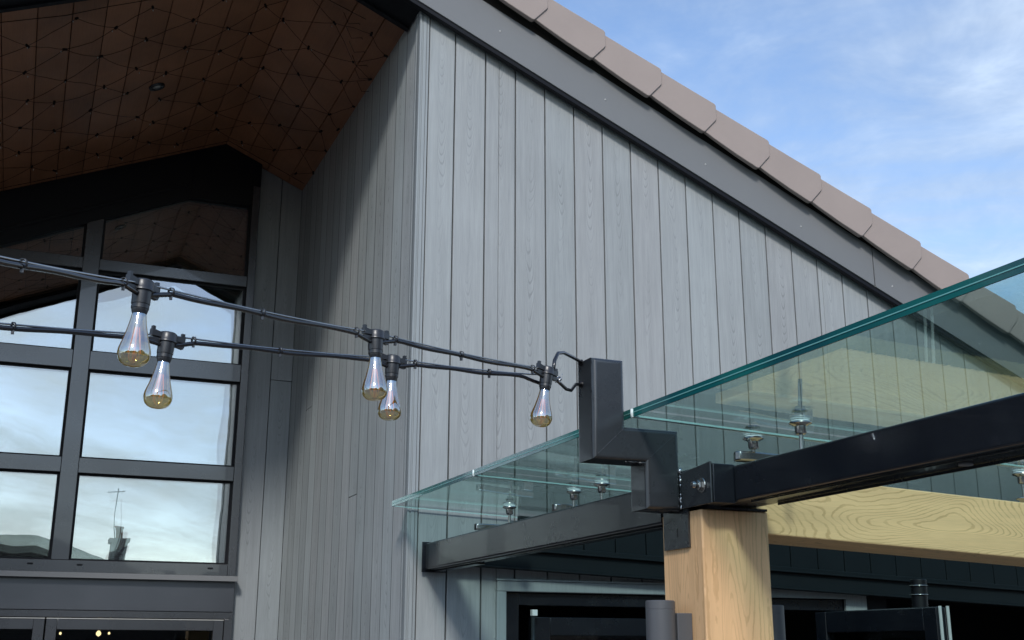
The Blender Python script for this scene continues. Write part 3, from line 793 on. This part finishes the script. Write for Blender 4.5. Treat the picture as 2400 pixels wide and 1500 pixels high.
# ================================================================== FESTOON STRINGS
HOLD = .063
def lamp(parent, top, tilt, yaw, cdir):
    """socket and bulb hanging from top; tilt (x lean, y lean) in radians"""
    T = Matrix.Translation(top) @ Matrix.Rotation(tilt[0], 4, 'Y') @ Matrix.Rotation(tilt[1], 4, 'X') @ Matrix.Rotation(yaw, 4, 'Z')
    h = MB()
    h.lathe([(0, .004), (.017, .003), (.0205, 0), (.021, -.014), (.0225, -.016), (.0225, -.019), (.0185, -.020), (.0180, -.044), (.0178, -.046), (.0165, -.0465),
             (.0165, -.049), (.0172, -.0495), (.0172, -.055), (.0160, -.056), (.0158, -.0585), (.0148, -.062), (.0135, -.066), (0, -.066)], T, 28)
    for sg in (-1, 1):
        vs = [T @ Vector(v) for v in ((sg * .018, -.008, -.012), (sg * .042, -.006, -.012), (sg * .042, .006, -.012), (sg * .018, .008, -.012),
                                      (sg * .018, -.008, -.001), (sg * .042, -.006, .003), (sg * .042, .006, .003), (sg * .018, .008, -.001))]
        h.hexa(vs)
        vs = [T @ Vector(v) for v in ((sg * .034, -.004, .003), (sg * .041, -.004, .003), (sg * .041, .004, .003), (sg * .034, .004, .003),
                                      (sg * .034, -.004, .010), (sg * .041, -.004, .010), (sg * .041, .004, .010), (sg * .034, .004, .010))]
        h.hexa(vs)
        vs = [T @ Vector(v) for v in ((sg * .019, -.005, -.024), (sg * .040, -.005, -.026), (sg * .040, .005, -.026), (sg * .019, .005, -.024),
                                      (sg * .019, -.005, -.014), (sg * .044, -.005, -.016), (sg * .044, .005, -.016), (sg * .019, .005, -.014))]
        h.hexa(vs)
    h.build('lamp_holder', 'lamp_plastic', parent, sharp=38)
    b = MB(); L = []
    prof = [(.0132, -.064), (.0140, -.070), (.0150, -.078), (.0168, -.090), (.0192, -.102), (.0220, -.115), (.0252, -.128), (.0282, -.139), (.0303, -.148),
            (.0312, -.156), (.0308, -.163), (.0290, -.170), (.0258, -.176), (.0210, -.181), (.0150, -.1845), (.008, -.1862), (0, -.1866)]
    prof = [(r_, -.064 + (z_ + .064) * .865) for r_, z_ in prof]
    b.lathe(prof, T, 36); bo = b.build('bulb', 'bulb_glass', parent)
    f = MB()
    for kk in range(4):
        a = R(45 + 90 * kk); r0, r1 = .0035, .0115
        pts = [T @ Vector((r0 * math.cos(a), r0 * math.sin(a), -.092)), T @ Vector((r1 * math.cos(a), r1 * math.sin(a), -.143))]
        f.tube(pts, .0013, 6)
    f.build('filament', 'filament', bo)
    st = MB(); st.lathe([(0, -.064), (.009, -.066), (.006, -.080), (.003, -.092), (.0016, -.132), (0, -.134)], T, 12); st.build('stem', 'white_seal', bo)
    return T
def cable_run(parent, A, B, cb, wr, ties, sag, first=None, end_dip=True):
    """taut wire from A to B with the rubber cable tied under it"""
    A, B = Vector(A), Vector(B); dd = (B - A).normalized(); n = 28
    for kk in range(n + 1):
        t_ = kk / n; p = A.lerp(B, t_); p.z -= sag * 4 * t_ * (1 - t_)
        wr.append(p + Vector((0, 0, .0035)))
        dip = 0
        if end_dip:
            L = (B - A).length; s0 = t_ * L; s1 = (1 - t_) * L
            for s_ in (s0, s1):
                if s_ < .075: dip = max(dip, (1 - s_ / .075) * .020)
        wob = .0015 * math.sin(t_ * 17 + A.x * 9)
        cb.append(p + Vector((0, 0, -.0035 - dip + wob)))
    for t_ in ties:
        p = A.lerp(B, t_); p.z -= sag * 4 * t_ * (1 - t_)
        m = MB(); m.lathe([(.0078, -.0022), (.0092, -.0022), (.0092, .0022), (.0078, .0022), (.0078, -.0022)], Matrix.Translation(p) @ dd.to_track_quat('Z', 'Y').to_matrix().to_4x4(), 12)
        m.hexa([p + Vector(v) for v in ((-.003, -.003, -.016), (.003, -.003, -.016), (.003, .003, -.016), (-.003, .003, -.016), (-.003, -.003, -.006), (.003, -.003, -.006), (.003, .003, -.006), (-.003, .003, -.006))])
        m.build('cable_tie', 'lamp_plastic', parent)
S1 = [(-.70, 1.40, 2.14), (-.229, 1.756, 2.262), (.165, 2.274, 2.382), (.737, 2.639, 2.434), (1.322, 2.926, 2.461)]
S2 = [(-.90, 2.03, 2.20), (-.33, 2.326, 2.290), (.253, 2.622, 2.372), (.850, 2.870, 2.435), (1.326, 2.960, 2.452)]
def string(S, label, lamps):
    e = empty('festoon_string', label, 'string lights', 'festoon strings tied to the bracket')
    cb, wr = [], []
    for i in range(len(S) - 1):
        lastshort = (S is S2 and i == 3)
        cable_run(e, S[i], S[i + 1], cb, wr, (.10, .46, .90) if not lastshort else (.14, .62), .006, end_dip=True)
    MB().tube(cb, .0052, 10).build('cable', 'cable_sheen', e)
    MB().tube(wr, .0021, 8).build('support_wire', 'stainless', e)
    for i, tilt in lamps:
        d_ = Vector(S[min(i + 1, len(S) - 1)]) - Vector(S[i - 1]); lamp(e, Vector(S[i]) + Vector((0, 0, .006)), tilt, math.atan2(d_.y, d_.x), d_)
    return e
e1 = string(S1, 'nearer and upper of the two festoon strings, three amber bulbs, the last beside the bracket', ((2, (R(2), 0)), (3, (R(-1), 0)), (4, (R(8), 0))))
e2 = string(S2, 'farther and lower of the two festoon strings, two amber bulbs between the front ones', ((2, (R(4), 0)), (3, (R(1.5), 0))))
# tail of the strings looping into two eyes on the bracket
MB().tube([(1.348, 2.945, 2.462), (1.358, 2.955, 2.500), (1.378, 2.975, 2.528), (1.41, 3.005, 2.540), (1.46, 3.05, 2.542), (1.512, 3.088, 2.538)], .0055, 10).build('cable', 'cable_sheen', e1)
MB().tube([(1.345, 2.942, 2.452), (1.375, 2.965, 2.440), (1.41, 2.99, 2.468 - .04), (1.44, 3.02, 2.452 - .020), (1.475, 3.06, 2.462), (1.512, 3.090, 2.471)], .0050, 10).build('cable', 'cable_sheen', e1)
kn = MB()
for k_ in range(5):
    a = k_ * 1.3; c0 = Vector((1.372, 2.962, 2.446))
    kn.tube([c0 + Vector((math.cos(a) * .009, math.sin(a) * .006, -.008)), c0 + Vector((math.sin(a) * .012, math.cos(a) * .008, .002)), c0 + Vector((-math.cos(a) * .008, .003, .010))], .0022, 6)
kn.tube([(1.372, 2.96, 2.45), (1.383, 2.955, 2.463)], .0009, 5)
kn.build('twisted_tie', 'galvanised_weld', e1)
for z in (2.538, 2.471):
    MB().lathe([(0, .010), (.009, .009), (.0105, 0)], Matrix.Translation((1.5098, 3.089, z)) @ Matrix.Rotation(R(-90), 4, 'Y'), 14).build('cable_grommet', 'black_rubber', brk)

# ================================================================== HOUSES BEHIND THE VIEWER (seen mirrored in the panes)
def house(x0, x1, y0, y1, ze, zrg, hip, label, roofmat='roof_tile'):
    h = empty('neighbouring_house', label, 'house')
    MB().box((x0, y0, 0), (x1, y1, ze)).build('wall', 'brick_wall', h)
    ym = (y0 + y1) / 2; o_ = .25
    rf = MB(); rf.faces([(x0 - o_, y0 - o_, ze), (x1 + o_, y0 - o_, ze), (x1 + o_, y1 + o_, ze), (x0 - o_, y1 + o_, ze), (x0 + hip, ym, zrg), (x1 - hip, ym, zrg)],
                        [(0, 1, 5, 4), (1, 2, 5), (2, 3, 4, 5), (3, 0, 4), (3, 2, 1, 0)]); rf.build('roof', roofmat, h)
    return h
h1 = house(-9, 2.45, -18, -12.5, 3.45, 4.5, 2.0, 'low house with dark tiled roof mirrored at the foot of the tall panes', 'dark_roof_tile')
MB().box((1.95, -13.6, 0), (2.38, -13.1, 4.25)).box((1.90, -13.65, 4.25), (2.43, -13.05, 4.35)).build('chimney', 'brick_wall', h1)
MB().lathe([(0, 4.35), (.11, 4.35), (.10, 4.60), (.12, 4.62), (.12, 4.65), (.085, 4.65)], Matrix.Translation((2.16, -13.35, 0)), 14).build('chimney_pot', 'chimney_pot', h1)
ae = MB(); ae.tube([(2.0, -13.0, 4.2), (2.0, -13.0, 5.5)], .012, 8); ae.tube([(1.7, -13.0, 5.42), (2.2, -13.0, 5.43)], .009, 6)
for k_ in range(5): ae.tube([(1.72 + .1 * k_, -13.2, 5.42), (1.72 + .1 * k_, -12.8, 5.42)], .006, 6)
ae.build('aerial', 'fascia_grey', h1)
gap_filler = house(2.9, 14, -34, -25, 2.9, 3.5, 2, 'low block added far behind the viewer to hide a gap of mirrored sky')  # unseen filler added to block sky reflections between the nearer houses
h2 = house(7.6, 20, -16, -4, 5.4, 7.6, 3, 'tall brick house standing to the right behind the viewer')
h3 = house(-26, -13, -22, -9, 4.0, 6.0, 3, 'wide brick house standing to the left behind the viewer')

# ================================================================== SKY, SUN, CAMERA
SUN = Vector((-1.0, -2.4, 1.85)).normalized()
w = bpy.data.worlds.new('World'); scene.world = w; w.use_nodes = True
t = w.node_tree; t.nodes.clear()
class WT(NT):
    def __init__(s): s.t = t; s.n = t.nodes; s.l = t.links
W = WT()
out = W.new('ShaderNodeOutputWorld'); bg = W.new('ShaderNodeBackground'); bg.inputs[1].default_value = .10
sky = W.new('ShaderNodeTexSky'); sky.sky_type = 'NISHITA'; sky.sun_disc = False
sky.sun_elevation = math.asin(SUN.z); sky.sun_rotation = math.atan2(SUN.x, SUN.y) % (2 * math.pi)
sky.altitude = 50; sky.air_density = 1.0; sky.dust_density = .6; sky.ozone_density = 1.3
D = W.new('ShaderNodeTexCoord').outputs['Generated']
x, y, z = W.sep(D)
zc = W.math('ADD', W.math('MAXIMUM', z, 0.0), .16)
P = W.comb(W.math('DIVIDE', x, zc), W.math('DIVIDE', y, zc), 0.0)
mp = W.new('ShaderNodeMapping'); W.link(P, mp.inputs[0]); mp.inputs['Scale'].default_value = (1.0, 1.0, 1); mp.inputs['Rotation'].default_value = (0, 0, R(35)); mp.inputs['Location'].default_value = (3.1, 1.7, 0)
mps = W.new('ShaderNodeMapping'); W.link(mp.outputs[0], mps.inputs[0]); mps.inputs['Scale'].default_value = (.55, 1.5, 1)
n1 = W.noise(mps.outputs[0], 1.3, 7, .58, .7)
n2 = W.noise(mp.outputs[0], .55, 3, .5)
n3 = W.noise(mp.outputs[0], 4.2, 5, .62, .4)
back = W.mapr(y, .3, -.5, 0, .04, True)
low = W.math('MULTIPLY', W.mapr(z, .62, .12, 0, .20, True), W.mapr(y, -.3, .3, .25, 1.0))
m_ = W.math('ADD', W.math('MULTIPLY', n1, .62), W.math('MULTIPLY', n2, .30))
m_ = W.math('ADD', m_, W.math('MULTIPLY', W.math('SUBTRACT', n3, .5), .34))
m_ = W.math('ADD', W.math('ADD', m_, back), low)
mask = W.mapr(m_, .39, .76, .0, .97, True)
shade = W.mapr(n3, .3, .7, .72, 1.14)
cl = scalec(W, W.mix(W.mapr(y, .2, -.5), c4(6.5, 7.8, 9.6), c4(7.7, 8.7, 9.0)), shade)
blue = scalec(W, W.mix(1.0, sky.outputs[0], c4(1.02, 1.07, 1.14), 'MULTIPLY'), 2.1)
c = W.mix(mask, blue, cl)
W.link(c, bg.inputs[0]); W.link(bg.outputs[0], out.inputs[0])

sl = bpy.data.lights.new('Sun', 'SUN'); sl.energy = 2.45; sl.angle = R(8.0); sl.color = (1, .975, .93)
so = bpy.data.objects.new('Sun', sl); col.objects.link(so); so.rotation_euler = SUN.to_track_quat('Z', 'Y').to_euler()

cam = bpy.data.cameras.new('Camera'); co = bpy.data.objects.new('Camera', cam); col.objects.link(co)
cam.sensor_width = 36; cam.lens = 2728.7 / 2400 * 36; cam.clip_end = 2000; cam.clip_start = .05
yaw, pit, rol = R(22.52), R(15.817), R(.152)
f = Vector((math.sin(yaw) * math.cos(pit), math.cos(yaw) * math.cos(pit), math.sin(pit)))
r0 = Vector((math.cos(yaw), -math.sin(yaw), 0)); u0 = r0.cross(f)
rt = r0 * math.cos(rol) + u0 * math.sin(rol); up = -r0 * math.sin(rol) + u0 * math.cos(rol)
Mc = Matrix((rt, up, -f)).transposed().to_4x4(); Mc.translation = (0, 0, 1.7); co.matrix_world = Mc
scene.camera = co
scene.view_settings.view_transform = 'Standard'; scene.view_settings.look = 'None'; scene.view_settings.exposure = 0
scene.render.engine = 'CYCLES'
cy = scene.cycles; cy.max_bounces = 10; cy.transparent_max_bounces = 24; cy.glossy_bounces = 6; cy.diffuse_bounces = 4
cy.caustics_reflective = False; cy.caustics_refractive = False; cy.use_denoising = True
